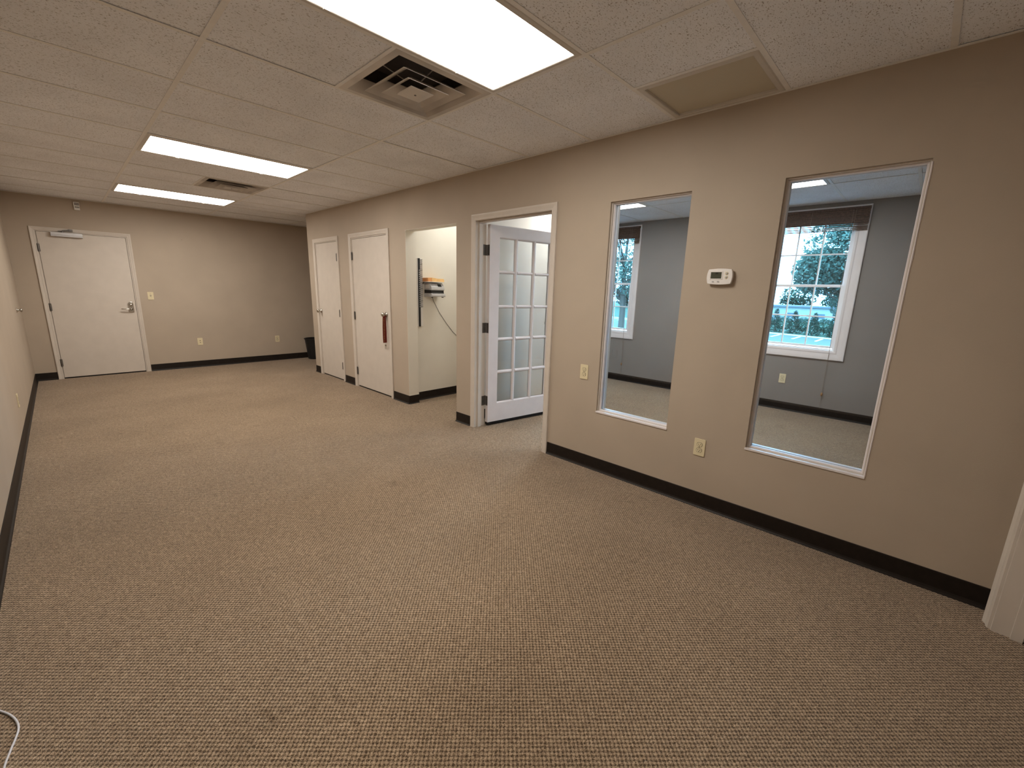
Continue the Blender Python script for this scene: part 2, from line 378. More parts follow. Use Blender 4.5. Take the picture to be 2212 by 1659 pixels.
LIGHT_ROWS = (-1, 4, 8); VENT_ROWS = (0, 6); FILTER_ROW = -2
for y0, y1 in rows:
    n = round((y1-YO)/T)-1 if y1 < YF-1e-6 else 11
    if y0 <= YN+1e-6: n = -4
    tile_obj(XL, X1, y0, y1, ceil)
    if n in LIGHT_ROWS: pass
    elif n in VENT_ROWS: tile_obj(X1, X1+T, y0, y1, ceil); tee(X1+T-TW, X1+T+TW, y0+TW, y1-TW, ceil)
    else: tile_obj(X1, X2, y0, y1, ceil)
    if n == FILTER_ROW: tile_obj(X2, -0.5375, y0, y1, ceil); tee(-0.5375-TW, -0.5375+TW, y0+TW, y1-TW, ceil)
    elif y0 > YC: tile_obj(X2, X2+2*T, y0, y1, ceil); tile_obj(X2+2*T, 1.6, y0, y1, ceil)
    elif y1 > YC+0.05:
        tile_obj(X2, 0, y0, YC, ceil); tile_obj(X2, X2+2*T, YC, y1, ceil); tile_obj(X2+2*T, 1.6, YC, y1, ceil)
    else: tile_obj(X2, 0, y0, y1, ceil)
    if YN+0.05 < y0:
        xr = 1.6 if y0 > YC else 0
        for a, b in ((XL, X1-TW), (X1+TW, X2-TW), (X2+TW, xr)): tee(a, b, y0-TW, y0+TW, ceil)
for x in (X1, X2): tee(x-TW, x+TW, YN, YF, ceil)
tee(X2+2*T-TW, X2+2*T+TW, YC, YF, ceil)
# wall angles
for nm, bx in (('wall_angle', (-0.02, 0, YN, YC, H-0.0025, H-0.0005)), ('wall_angle', (XL, XL+0.02, YN, YF, H-0.0025, H-0.0005)), ('wall_angle', (XL, 1.6, YF-0.02, YF, H-0.0025, H-0.0005))):
    MB().box(*bx).build(nm, 'tee_metal', ceil)
# office ceiling
oc = struct(empty('ceiling_office'), 'suspended tile ceiling of the office seen through the glazed openings', 'ceiling')
OX = [WT, 1.18, 2.40, XE]; OY = [-0.55, -0.37]+[0.24+k*T for k in range(0, 8)]; OY = [y for y in OY if y < 4.74]+[4.75]
OL = []
for j in range(len(OY)-1):
    y0, y1 = OY[j], OY[j+1]
    for i in range(3):
        x0, x1 = OX[i], OX[i+1]
        if i < 2 and y1 > 3.40:
            if i == 1 and y0 > 3.3: tile_obj(1.5, x1, y0, y1, oc)
            if i == 0 and y0 < 3.36: tile_obj(x0, x1, y0, 3.363, oc)
            elif i == 1 and y0 < 3.3: tile_obj(x0, x1, y0, y1, oc)
            continue
        if i == 1 and j in (3, 6): OL.append((x0, x1, y0, y1)); continue
        tile_obj(x0, x1, y0, y1, oc)
for x in OX[1:3]: tee(x-TW, x+TW, -0.55, 3.363 if x < 1.5 else 4.75, oc)
for y in OY[1:-1]:
    for i in range(3):
        if y > 3.36 and i == 0: continue
        tee(max(OX[i]+TW, 1.5 if y > 3.36 else 0), OX[i+1]-TW, y-TW, y+TW, oc)
cc = struct(empty('ceiling_corridor'), 'tile ceiling of the short corridor with its lamp', 'ceiling')
tile_obj(0.137, 0.40, AL[0], 4.48, cc); tile_obj(1.01, 1.30, AL[0], 4.48, cc); tile_obj(0.40, 1.01, AL[0], 3.66, cc); tile_obj(0.40, 1.01, 4.27, 4.48, cc)

# ------------------------------------------------------------------ ceiling lamps
def troffer(x0, x1, y0, y1, mat, label, group, z=H):
    c = ((x0+x1)/2, (y0+y1)/2, z); r = root('ceiling_light', c, label, 'ceiling light', group)
    a = 0.010; f = 0.028
    m = MB()
    fn = lambda p, q, d: (p, q, z-d)
    m.loft(fn, x0+f+a, x1-f-a, y0+f+a, y1-f-a, [(0, 0.0), (0, 0.004), (0.004, 0.006), (f-0.004, 0.004), (f, 0.0015), (f, -0.02), (0.004, -0.02)], True)
    part(m, 'frame', 'lamp_frame', r)
    part(MB().box(x0+f+a-0.002, x1-f-a+0.002, y0+f+a-0.002, y1-f-a+0.002, z-0.0015, z+0.004), 'lens', mat, r)
    part(MB().box(x0+a, x1-a, y0+a, y1-a, z+0.021, z+0.09), 'housing', 'lamp_frame', r)
    for q in (x0+0.28, x1-0.28): part(MB().box(q-0.012, q+0.012, y1-a-f-0.004, y1-a-f+0.006, z-0.009, z-0.0065), 'latch', 'lamp_frame', r)
for n, lb in zip(LIGHT_ROWS, ('large bright lamp panel nearest the camera beside a vent', 'bright lamp panel in the middle of the ceiling', 'bright lamp panel farthest away near the entry wall')):
    troffer(X1, X2, YO+n*T, YO+(n+1)*T, 'lens_hall', lb, 'lamps in the main room ceiling')
for (x0, x1, y0, y1), lb in zip(OL, ('office lamp seen at the top of the right glazed opening', 'office lamp seen at the top of the left glazed opening')):
    troffer(x0, x1, y0, y1, 'lens_office', lb, 'lamps in the office ceiling')
troffer(0.40, 1.01, 3.66, 4.27, 'lens_corridor', 'square lamp in the short corridor above the time clock', 'lamp in the corridor')

# ------------------------------------------------------------------ air vents and return filter
def vent(x0, x1, y0, y1, label):
    xc, yc = (x0+x1)/2, (y0+y1)/2; r = root('air_vent', (xc, yc, H), label, 'air vent', 'square air vents in the ceiling')
    fn = lambda p, q, d: (xc+p, yc+q, H-d)
    def ring(name, hi, ho, zi, zo, th=0.003):
        # flared square ring from inner half-width hi (height zi) to outer half-width ho (height zo), depths below H
        part(MB().loft(fn, -hi, hi, -hi, hi, [(0, zi), (ho-hi, zo), (ho-hi, zo-th), (0, zi-th)], True), name, 'vent_metal', r)
    ring('frame', 0.262, 0.297, 0.004, 0.002)
    ring('throat', 0.205, 0.262, -0.055, 0.004)
    part(MB().box(xc-0.21, xc+0.21, yc-0.21, yc+0.21, H+0.12, H+0.122), 'damper', 'plenum_black', r)
    part(MB().loft(fn, -0.205, 0.205, -0.205, 0.205, [(0, -0.12), (0.004, -0.12), (0.004, -0.052), (0, -0.052)], True), 'neck', 'plenum_black', r)
    ring('louvre', 0.110, 0.195, -0.040, 0.012)
    ring('louvre', 0.060, 0.130, -0.025, 0.018)
    part(MB().loft(fn, -0.045, 0.045, -0.045, 0.045, [(0, 0.024), (0.027, 0.022), (0.027, 0.018), (0, 0.018)], True).box(xc-0.046, xc+0.046, yc-0.046, yc+0.046, H-0.024, H-0.018), 'centre_plate', 'vent_metal', r)
    part(MB().lathe((xc, yc, H-0.0235), (0, 0, -1), [(0.006, 0), (0.006, 0.003), (0.003, 0.004)], 10), 'screw', 'dark_steel', r)
    for sx, sy_ in ((1, 0), (-1, 0), (0, 1), (0, -1)):
        part(MB().tube([(xc+sx*0.06, yc+sy_*0.06, H+0.028), (xc+sx*0.20, yc+sy_*0.20, H+0.058)], 0.003, 6), 'strut', 'vent_metal', r)
vent(X1+T, X2, YO, YO+T, 'grimy square air vent beside the nearest lamp panel')
vent(X1+T, X2, YO+6*T, YO+7*T, 'small far square air vent between two lamp panels')
fx0, fx1, fy0, fy1 = -0.5255, -0.022, YO-2*T+0.012, YO-T-0.012
r = root('return_grille', ((fx0+fx1)/2, (fy0+fy1)/2, H), 'tan return air filter panel set against the right wall', 'air grille')
m = MB().loft(lambda p, q, d: (p, q, H-d), fx0+0.03, fx1-0.03, fy0+0.03, fy1-0.03, [(0, -0.012), (0, 0.003), (0.004, 0.006), (0.024, 0.005), (0.03, 0.0025), (0.03, -0.002), (0.004, -0.012)], True)
part(m, 'frame', 'lamp_frame', r)
part(MB().box(fx0+0.028, fx1-0.028, fy0+0.028, fy1-0.028, H+0.009, H+0.014), 'filter', 'filter_media', r)

# ------------------------------------------------------------------ doors
CASE = lambda w_, t_: [(0, 0.0), (0, t_*0.55), (w_*0.18, t_*0.72), (w_*0.3, t_*0.66), (w_*0.75, t_), (w_*0.94, t_), (w_, t_*0.85), (w_, 0.0)]
def knob(mb_fn, a, z, parent, name='knob', r=0.028):
    c0 = Vector(mb_fn(a, z, 0)); ax = Vector(mb_fn(a, z, 1))-c0
    k = part(MB().lathe(c0, ax, [(0.030, 0.0), (0.030, 0.006), (0.016, 0.010), (0.013, 0.028), (r*0.8, 0.036), (r, 0.048), (r*0.95, 0.058), (r*0.6, 0.066), (0.004, 0.068)], 18), name, 'steel', parent, smooth=True)
    return k
def hinge(fn, a, z, parent, mat='dark_steel', h=0.10, w_=0.028):
    c = Vector(fn(a, z-h/2, 0.008)); e = Vector(fn(a, z+h/2, 0.008))
    m = MB().tube([c, e], 0.0075, 8)
    m.prism([(a-w_/2, z-h/2), (a+w_/2, z-h/2), (a+w_/2, z+h/2), (a-w_/2, z+h/2)], fn, 0.0005, 0.003)
    for q in (c+(c-e)*0.04, e+(e-c)*0.04): m.tube([q, q+(e-c)*0.03], 0.0045, 8)
    return part(m, 'hinge', mat, parent)
def flush_door(name, fn, a0, a1, z1, cw, label, hinge_a, knob_a, knob_z=1.04, face=-0.004):
    r = struct(empty(name, fn((a0+a1)/2, 0, 0)), label, 'door')
    part(MB().loft(fn, a0, a1, 0.0, z1, CASE(cw, 0.016), False), 'casing', 'trim_paint', r)
    # jamb lining inside the pocket
    part(MB().loft(fn, a0+0.012, a1-0.012, 0.0, z1-0.012, [(0, 0.0), (0.0115, 0.0), (0.0115, -0.066), (0, -0.066)], False), 'jamb', 'trim_paint', r)
    g = 0.0155
    lf = part(MB().prism([(a0+g, 0.018), (a1-g, 0.018), (a1-g, z1-g), (a0+g, z1-g)], fn, face-0.042, face), 'leaf', 'door_paint', r, bevel=0.002)
    part(MB().prism([(a0+0.014, 0.0), (a1-0.014, 0.0), (a1-0.014, 0.017), (a0+0.014, 0.017)], fn, -0.06, -0.012), 'threshold', 'black_rubber', r)
    for z in (0.23, 1.005, 1.79): hinge(fn, hinge_a, z, r)
    return r
d2 = flush_door('door_2', RW, C1[0], C1[1], CZ, 0.053, 'narrower off-white closet door farther along the right wall', C1[0]+0.013, 0)
knob(RW, 6.815, 1.01, d2)
d3 = flush_door('door_3', RW, C2[0], C2[1], CZ, 0.053, 'wider off-white closet door with the red lanyard on its knob', C2[1]-0.013, 0)
knob(RW, 4.868, 1.062, d3)
part(MB().box(0.0005, 0.003, C2[0]+0.0125, C2[0]+0.016, 1.02, 1.12), 'strike_plate', 'dark_steel', d3)
d1 = flush_door('door_1', FW, DM0, DM1, DMZ, 0.044, 'off-white entry door with closer and lever in the far wall', DM0+0.013, 0)
part(MB().box(DM1-0.016, DM1-0.0125, YF-0.003, YF-0.0005, 0.95, 1.06), 'strike_plate', 'dark_steel', d1)
lk = part(MB().prism([(-2.106+0.004*k if False else x, z) for x, z in [(-2.105, 0.932), (-2.101, 0.925), (-2.047, 0.925), (-2.043, 0.932), (-2.043, 1.05), (-2.055, 1.072), (-2.074, 1.079), (-2.093, 1.072), (-2.105, 1.05)]], FW, -0.004, 0.012), 'lever_lock', 'steel', d1, bevel=0.003)
part(MB().lathe(FW(-2.074, 1.03, 0.010), (0, -1, 0), [(0.017, 0), (0.019, 0.012), (0.012, 0.020), (0.004, 0.021)], 14), 'lock_cylinder', 'steel', lk, smooth=True)
part(MB().lathe(FW(-2.074, 0.972, 0.010), (0, -1, 0), [(0.022, 0), (0.020, 0.008), (0.010, 0.012), (0.010, 0.045), (0.004, 0.048)], 14).tube([FW(-2.074, 0.972, 0.047), FW(-2.11, 0.973, 0.052), FW(-2.16, 0.974, 0.05), FW(-2.19, 0.976, 0.044)], [0.009, 0.008, 0.007, 0.006], 8), 'lever', 'steel', lk, smooth=True)
cl = part(MB().prism([(-2.775, 1.948), (-2.465, 1.948), (-2.465, 2.004), (-2.775, 2.004)], FW, -0.003, 0.05), 'door_closer', 'aluminium', d1, bevel=0.004)
part(MB().prism([(-2.776, 1.966), (-2.464, 1.966), (-2.464, 1.969), (-2.776, 1.969)], FW, 0.0, 0.0508), 'cover_seam', 'dark_steel', cl)
part(MB().tube([FW(-2.66, 2.004, 0.026), FW(-2.66, 2.022, 0.026)], 0.010, 8).prism([(-2.70, 2.014), (-2.56, 2.026), (-2.56, 2.034), (-2.70, 2.022)], FW, 0.02, 0.04).prism([(-2.66, 2.022), (-2.585, 2.034), (-2.585, 2.045), (-2.66, 2.032)], FW, 0.028, 0.055), 'closer_arm', 'dark_steel', cl)
part(MB().prism([(-2.60, 2.022), (-2.555, 2.022), (-2.555, 2.052), (-2.60, 2.052)], FW, 0.0155, 0.03), 'arm_shoe', 'dark_steel', cl)

# glazed door standing open into the office
d4 = struct(empty('door_4', (0.06, (FD[0]+FD[1])/2, 0)), 'white fifteen-pane glazed door standing open into the office', 'door')
JY0, JY1, JZ = FD[0]+0.015, FD[1]-0.015, FDZ-0.015
part(MB().loft(RW, JY0, JY1, 0, JZ, CASE(0.056, 0.017), False), 'casing', 'trim_paint', d4)
part(MB().loft(RWO, JY0, JY1, 0, JZ, CASE(0.056, 0.017), False), 'casing', 'trim_paint', d4)
part(MB().loft(RW, JY0, JY1, 0, JZ, [(0, 0.0005), (0.0145, 0.0005), (0.0145, -WT-0.0005), (0, -WT-0.0005)], False), 'jamb', 'trim_paint', d4)
part(MB().loft(RW, JY0+0.013, JY1-0.013, 0, JZ-0.013, [(0, -0.030), (0.0125, -0.030), (0.0125, -0.072), (0, -0.072)], False), 'door_stop', 'trim_paint', d4)
PV = Vector((0.134, JY1-0.004, 0)); dv = Vector((0.9873, -0.1586, 0)); nv = Vector((-0.1586, -0.9873, 0))
LF = lambda u, z, d: tuple(PV+dv*u+nv*d+Vector((0, 0, z)))      # d: 0 office side .. 0.044 hall side
LW0, LW1, LZ0, LZ1 = 0.006, 0.908, 0.036, 2.008
pcs = [(0.120, 0.316), (0.357, 0.553), (0.594, 0.790)]; prs = [(0.228, 0.540), (0.577, 0.884), (0.919, 1.216), (1.248, 1.555), (1.586, 1.901)]
m = MB()
def rail(u0, u1, z0, z1, d0=0.0, d1=0.044): m.prism([(u0, z0), (u1, z0), (u1, z1), (u0, z1)], LF, d0, d1)
rail(LW0, pcs[0][0], LZ0, LZ1); rail(pcs[2][1], LW1, LZ0, LZ1); rail(pcs[0][0], pcs[2][1], LZ0, prs[0][0]); rail(pcs[0][0], pcs[2][1], prs[4][1], LZ1)
leaf = part(m, 'leaf', 'white_paint', d4)
def bar(u0, u1, z0, z1, vert):
    mm = MB(); w_ = (u1-u0) if vert else (z1-z0)
    pf = [(-w_/2, 0.017), (-w_/2+0.006, 0.010), (-0.006, 0.004), (0.006, 0.004), (w_/2-0.006, 0.010), (w_/2, 0.017), (w_/2, 0.027), (w_/2-0.006, 0.034), (0.006, 0.040), (-0.006, 0.040), (-w_/2+0.006, 0.034), (-w_/2, 0.027)]
    n = len(pf); c = (u0+u1)/2 if vert else (z0+z1)/2
    for e in ((z0, z1) if vert else (u0, u1)): mm.v += [LF(c+o, e, d) if vert else LF(e, c+o, d) for o, d in pf]
    mm.f = [tuple(range(n)), tuple(range(2*n-1, n-1, -1))]+[(i, (i+1) % n, n+(i+1) % n, n+i) for i in range(n)]
    return mm
for k in range(2): part(bar(pcs[k][1], pcs[k+1][0], prs[0][0], prs[4][1], True), 'muntin', 'white_paint', leaf)
for k in range(4):
    for u0, u1 in pcs: part(bar(u0, u1, prs[k][1], prs[k+1][0], False), 'muntin', 'white_paint', leaf)
m = MB()                                                        # glazing bead round the whole lite
def bead(u0, u1, z0, z1, nrm):
    for dd in ((0.027, 0.040), (0.017, 0.004)):
        if nrm == 'u+': pl = [(u0, dd[0]), (u0, dd[1]), (u0+0.004, dd[1]), (u0+0.014, dd[0])]
        elif nrm == 'u-': pl = [(u1, dd[0]), (u1, dd[1]), (u1-0.004, dd[1]), (u1-0.014, dd[0])]
        elif nrm == 'z+': pl = [(z0, dd[0]), (z0, dd[1]), (z0+0.004, dd[1]), (z0+0.014, dd[0])]
        else: pl = [(z1, dd[0]), (z1, dd[1]), (z1-0.004, dd[1]), (z1-0.014, dd[0])]
        o = len(m.v); n = 4
        for e in ((z0, z1) if nrm[0] == 'u' else (u0, u1)): m.v += [LF(q, e, d) if nrm[0] == 'u' else LF(e, q, d) for q, d in pl]
        m.f += [tuple(o+i for i in range(n)), tuple(o+n+i for i in range(n))[::-1]]+[(o+i, o+(i+1) % n, o+n+(i+1) % n, o+n+i) for i in range(n)]
for q in ('u+', 'u-', 'z+', 'z-'): bead(pcs[0][0], pcs[2][1], prs[0][0], prs[4][1], q)
part(m, 'glazing_bead', 'white_paint', leaf)
for z0, z1 in prs:
    for u0, u1 in pcs: part(MB().prism([(u0, z0), (u1, z0), (u1, z1), (u0, z1)], LF, 0.020, 0.024), 'pane', 'glass_door', leaf)
part(MB().prism([(LW0, 0.008), (LW1, 0.008), (LW1, 0.036), (LW0, 0.036)], LF, -0.002, 0.046).prism([(LW0, 0.020), (LW1, 0.020), (LW1, 0.0225), (LW0, 0.0225)], LF, 0.046, 0.0475), 'door_sweep', 'black_rubber', leaf)
for side, d0 in ((1, 0.044), (-1, 0.0)):
    c0 = Vector(LF(0.855, 1.05, d0)); part(MB().lathe(c0, nv*side, [(0.030, 0), (0.030, 0.006), (0.014, 0.010), (0.013, 0.028), (0.024, 0.036), (0.028, 0.048), (0.026, 0.058), (0.016, 0.066), (0.004, 0.068)], 18), 'knob', 'steel', leaf, smooth=True)
for z in (0.268, 1.022, 1.772):
    m = MB().tube([PV+Vector((0.006, 0.004, z-0.05)), PV+Vector((0.006, 0.004, z+0.05))], 0.007, 8)
    m.prism([(0.008, z-0.05), (0.040, z-0.05), (0.040, z+0.05), (0.008, z+0.05)], lambda a, q, d: tuple(PV+dv*(LW0-d)+nv*a+Vector((0, 0, q))), 0.0002, 0.003)
    m.box(0.09, 0.128, JY1-0.003, JY1-0.0002, z-0.05, z+0.05)
    part(m, 'hinge', 'dark_steel', d4)

# cased door right behind the camera: only its right casing shows
d5 = struct(empty('door_5', ((ND[0]+ND[1])/2, YN, 0)), 'cased doorway at the lower right edge of the picture', 'door')
part(MB().loft(NW, ND[0], ND[1], 0, NZ, [(0, 0), (0, 0.010), (0.012, 0.014), (0.030, 0.014), (0.045, 0.022), (0.053, 0.022), (0.055, 0.018), (0.055, 0)], False), 'casing', 'trim_paint', d5)
part(MB().loft(NW, ND[0]+0.012, ND[1]-0.012, 0, NZ-0.012, [(0, 0.0005), (0.0115, 0.0005), (0.0115, -0.13), (0, -0.13)], False), 'jamb', 'trim_paint', d5)
part(MB().loft(NW, ND[0]+0.024, ND[1]-0.024, 0, NZ-0.024, [(0, -0.055), (0.0115, -0.055), (0.0115, -0.09), (0, -0.09)], False), 'door_stop', 'trim_paint', d5)
part(MB().prism([(ND[0]+0.015, 0.012), (ND[1]-0.015, 0.012), (ND[1]-0.015, NZ-0.015), (ND[0]+0.015, NZ-0.015)], NW, -0.130, -0.092), 'leaf', 'door_paint', d5)

# ------------------------------------------------------------------ inside glazed openings
def inner_window(name, a0, a1, label, bright_edge=False):
    z0, z1 = WZ; r = struct(empty(name, (0.06, (a0+a1)/2, z0)), label, 'window')
    t_ = 0.007
    part(MB().loft(RW, a0+t_, a1-t_, z0+t_, z1-t_, [(0, -0.018), (t_-0.0005, -0.018), (t_-0.0005, -WT-0.003), (0, -WT-0.003)], True), 'lining', 'trim_paint', r)
    for d0, d1 in ((-0.034, -0.056), (-0.064, -0.088)):
        part(MB().loft(RW, a0+t_+0.009, a1-t_-0.009, z0+t_+0.009, z1-t_-0.009, [(0, d0-0.005), (0.004, d0), (0.0088, d0), (0.0088, d1), (0.002, d1), (0, d1+0.004)], True), 'stop_bead', 'white_paint', r)
    part(MB().prism([(a0-0.004, z0-0.006), (a1+0.003, z0-0.006), (a1+0.003, z0+t_), (a0-0.004, z0+t_)], RW, -0.017, 0.006), 'sill', 'white_paint', r, bevel=0.002)
    part(MB().prism([(a0+t_+0.002, z0+t_+0.002), (a1-t_-0.002, z0+t_+0.002), (a1-t_-0.002, z1-t_-0.002), (a0+t_+0.002, z1-t_-0.002)], RW, -0.063, -0.057), 'pane', 'glass_clear', r)
    if bright_edge:  # uneven white bead added to imitate the bright halo along this edge
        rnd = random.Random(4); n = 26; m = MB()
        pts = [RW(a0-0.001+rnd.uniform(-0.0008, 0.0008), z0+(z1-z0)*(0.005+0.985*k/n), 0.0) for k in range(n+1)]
        part(m.tube(pts, [0.0045*rnd.uniform(0.75, 1.15) for _ in pts], 6), 'bright_edge_bead', 'white_paint', r)
inner_window('window_1', *W1, 'narrow glazed opening between the glazed door and the thermostat')
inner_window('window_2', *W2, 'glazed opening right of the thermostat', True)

# ------------------------------------------------------------------ outside sash windows
def sash_window(name, a0, a1, label):
    z0, z1 = EWZ; r = struct(empty(name, (XE, (a0+a1)/2, z0)), label, 'window')
    part(MB().loft(OW, a0-0.025, a1+0.025, z0-0.02, z1+0.025, [(0, 0), (0, 0.012), (0.02, 0.016), (0.03, 0.013), (0.07, 0.020), (0.098, 0.022), (0.105, 0.018), (0.105, 0)], True), 'casing', 'white_paint', r)
    part(MB().loft(OW, a0, a1, z0, z1, [(0, -0.03), (0.0, -0.12), (0.029, -0.12), (0.029, 0.0), (0.012, 0.0), (0.008, -0.03)], True), 'frame', 'white_vinyl', r)
    zm = 1.548; cols = 3
    for nm, s0, s1, d0, st in (('lower_sash', z0, zm+0.018, -0.045, 0.0), ('upper_sash', zm-0.018, z1, -0.085, 0.0)):
        fr = 0.026; m = MB()
        m.loft(OW, a0+fr, a1-fr, s0+fr+0.008, s1-fr-0.008, [(0, d0), (0, d0-0.03), (fr-0.001, d0-0.03), (fr-0.001, d0)], True)
        s = part(m, nm, 'white_vinyl', r)
        ga0, ga1, gz0, gz1 = a0+fr, a1-fr, s0+fr+0.008, s1-fr-0.008
        for k in range(1, cols):
            c = ga0+(ga1-ga0)*k/cols; part(MB().prism([(c-0.008, gz0), (c+0.008, gz0), (c+0.008, gz1), (c-0.008, gz1)], OW, d0-0.02, d0-0.008), 'muntin', 'white_vinyl', s)
        c = (gz0+gz1)/2; part(MB().prism([(ga0, c-0.008), (ga1, c-0.008), (ga1, c+0.008), (ga0, c+0.008)], OW, d0-0.0205, d0-0.0075), 'muntin', 'white_vinyl', s)
        for i in range(cols):
            for j in range(2):
                p0 = ga0+(ga1-ga0)*i/cols; p1 = ga0+(ga1-ga0)*(i+1)/cols; q0 = gz0+(gz1-gz0)*j/2; q1 = gz0+(gz1-gz0)*(j+1)/2
                part(MB().prism([(p0, q0), (p1, q0), (p1, q1), (p0, q1)], OW, d0-0.016, d0-0.012), 'pane', 'glass_exterior', s)
sash_window('window_3', *EW[1], 'outside sash window seen through the narrower glazed opening')
sash_window('window_4', *EW[0], 'outside sash window seen through the right glazed opening')

def blind(a0, a1, label, cord_a):
    r = root('woven_blind', (XE-0.045, (a0+a1)/2, 2.14), label, 'blind', 'dark woven blinds drawn up over the outside windows')
    part(MB().prism([(a0, 2.365), (a1, 2.365), (a1, 2.392), (a0, 2.392)], OW, 0.023, 0.058), 'headrail', 'bamboo', r)
    n = 13
    for k in range(n):
        z = 2.362-k*0.0168-(0.004 if k > 9 else 0); th = 0.0150 if k < 8 else 0.0085
        d = 0.046+random.uniform(-0.004, 0.004)
        part(MB().prism([(a0+random.uniform(0, 0.004), z-th), (a1-random.uniform(0, 0.004), z-th), (a1, z), (a0, z)], OW, d-0.012, d+0.004), 'slat', 'bamboo', r)
    for c in (a0+0.12, (a0+a1)/2, a1-0.12): part(MB().tube([OW(c, 2.37, 0.052), OW(c+0.003, 2.25, 0.054), OW(c, 2.128, 0.052)], 0.002, 5), 'lift_cord', 'blind_cord', r)
    cd = part(MB().tube([OW(cord_a+0.01, 2.37, 0.056), OW(cord_a, 1.2, 0.040), OW(cord_a-0.004, 0.30, 0.030)], 0.0022, 5), 'pull_cord', 'blind_cord', r)
    part(MB().tube([OW(cord_a-0.004, 0.27, 0.03), OW(cord_a-0.006, 0.10, 0.027)], 0.0014, 5), 'cord_tail', 'blind_cord', cd)
    part(MB().lathe(OW(cord_a-0.004, 0.30, 0.030), (0, 0, -1), [(0.003, 0), (0.010, 0.012), (0.013, 0.030), (0.008, 0.042), (0.003, 0.045)], 10), 'tassel', 'tassel_wood', cd, smooth=True)
blind(0.622, 1.672, 'dark woven blind seen through the right glazed opening', 0.757)
blind(3.315, 4.36, 'dark woven blind seen through the narrower glazed opening', 3.455)

# ------------------------------------------------------------------ outlets, switch, thermostat
def rr(a0, a1, z0, z1, r, n=3):
    pts = []
    for ca, cz, s in ((a1-r, z1-r, 0), (a0+r, z1-r, 1), (a0+r, z0+r, 2), (a1-r, z0+r, 3)):
        for k in range(n+1):
            t_ = math.pi/2*(s+k/n); pts.append((ca+r*math.cos(t_), cz+r*math.sin(t_)))
    return pts
def outlet(fn, a, z, label, kind='duplex', mat='ivory_plastic', group='ivory wall plates'):
    r = root('wall_outlet' if kind == 'duplex' else ('light_switch' if kind == 'switch' else ('data_jack' if kind == 'jack' else 'blank_plate')), fn(a, z-0.058, 0), label, 'outlet' if kind == 'duplex' else ('switch' if kind == 'switch' else 'wall plate'), group)
    w_, h_ = 0.036, 0.058
    part(MB().prism(rr(a-w_, a+w_, z-h_, z+h_, 0.005), fn, 0.0, 0.006), 'plate', mat, r, bevel=0.0015)
    if kind == 'duplex':
        for s in (-1, 1):
            c = z+s*0.0195
            pl = [(a+0.0165*math.cos(t_), c+max(-0.0135, min(0.0135, 0.0175*math.sin(t_)))) for t_ in [2*math.pi*k/16 for k in range(16)]]
            so = part(MB().prism(pl, fn, 0.006, 0.008), 'socket', mat, r)
            ml = MB()
            for q, hh in ((-0.0065, 0.0045), (0.0065, 0.0036)): ml.prism([(a+q-0.0013, c+0.002-hh), (a+q+0.0013, c+0.002-hh), (a+q+0.0013, c+0.002+hh), (a+q-0.0013, c+0.002+hh)], fn, 0.0081, 0.0084)
            ml.prism([(a+0.0028*math.cos(t_), c-0.0085+0.0028*math.sin(t_)) for t_ in [2*math.pi*k/8 for k in range(8)]], fn, 0.0081, 0.0084)
            part(ml, 'slots', 'slot_black', so)
            part(MB().prism([(a+0.0185*math.cos(t_), c+max(-0.015, min(0.015, 0.0195*math.sin(t_)))) for t_ in [2*math.pi*k/16 for k in range(16)]], fn, 0.0055, 0.0063), 'socket_rim', 'slot_black', so)
        part(MB().lathe(fn(a, z, 0.006), Vector(fn(a, z, 1))-Vector(fn(a, z, 0)), [(0.0035, 0), (0.003, 0.0015)], 8), 'screw', 'steel', r)
    elif kind == 'switch':
        part(MB().prism([(a-0.013, z-0.016), (a+0.013, z-0.016), (a+0.013, z+0.020), (a-0.013, z+0.020)], fn, 0.006, 0.0075), 'bezel', 'ivory_plastic', r)
        part(MB().prism([(a-0.008, z-0.006), (a+0.008, z-0.006), (a+0.008, z+0.014), (a-0.008, z+0.014)], fn, 0.0075, 0.009), 'toggle_slot', 'dark_steel', r)
        part(MB().prism([(a-0.004, z+0.002), (a+0.004, z+0.002), (a+0.004, z+0.012), (a-0.004, z+0.012)], fn, 0.009, 0.018), 'toggle', 'ivory_plastic', r)
        for s in (-1, 1): part(MB().lathe(fn(a, z+s*0.03, 0.006), Vector(fn(a, z, 1))-Vector(fn(a, z, 0)), [(0.003, 0), (0.0025, 0.0012)], 8), 'screw', 'steel', r)
    elif kind == 'jack':
        for s in (-1, 1):
            part(MB().prism([(a-0.010, z+s*0.016-0.008), (a+0.010, z+s*0.016-0.008), (a+0.010, z+s*0.016+0.008), (a-0.010, z+s*0.016+0.008)], fn, 0.006, 0.009), 'port', 'ivory_plastic', r)
            part(MB().prism([(a-0.006, z+s*0.016-0.005), (a+0.006, z+s*0.016-0.005), (a+0.006, z+s*0.016+0.004), (a-0.006, z+s*0.016+0.004)], fn, 0.009, 0.0095), 'port_hole', 'slot_black', r)
    return r
outlet(RW, 1.88, 0.782, 'ivory outlet left of the narrower glazed opening')
outlet(RW, 0.938, 0.415, 'ivory outlet low between the two glazed openings')
outlet(FW, -1.825, 1.168, 'ivory light switch beside the entry door', 'switch')
outlet(FW, -1.272, 0.426, 'ivory data jack plate low on the far wall', 'jack')
outlet(FW, -0.082, 0.400, 'ivory outlet on the far wall nearest the bin')
outlet(LW, 5.575, 0.347, 'ivory outlet seen edge-on low on the left wall')
outlet(OW, 1.188, 0.400, 'ivory outlet under the outside window in the office')
outlet(OW, 3.59, 0.428, 'wall-coloured blank plate nearer the middle under the left outside window', 'blank', 'grey_paint', 'blank plates in the office')
outlet(OW, 3.69, 0.428, 'wall-coloured blank plate nearer the edge of the narrower opening', 'blank', 'grey_paint', 'blank plates in the office')

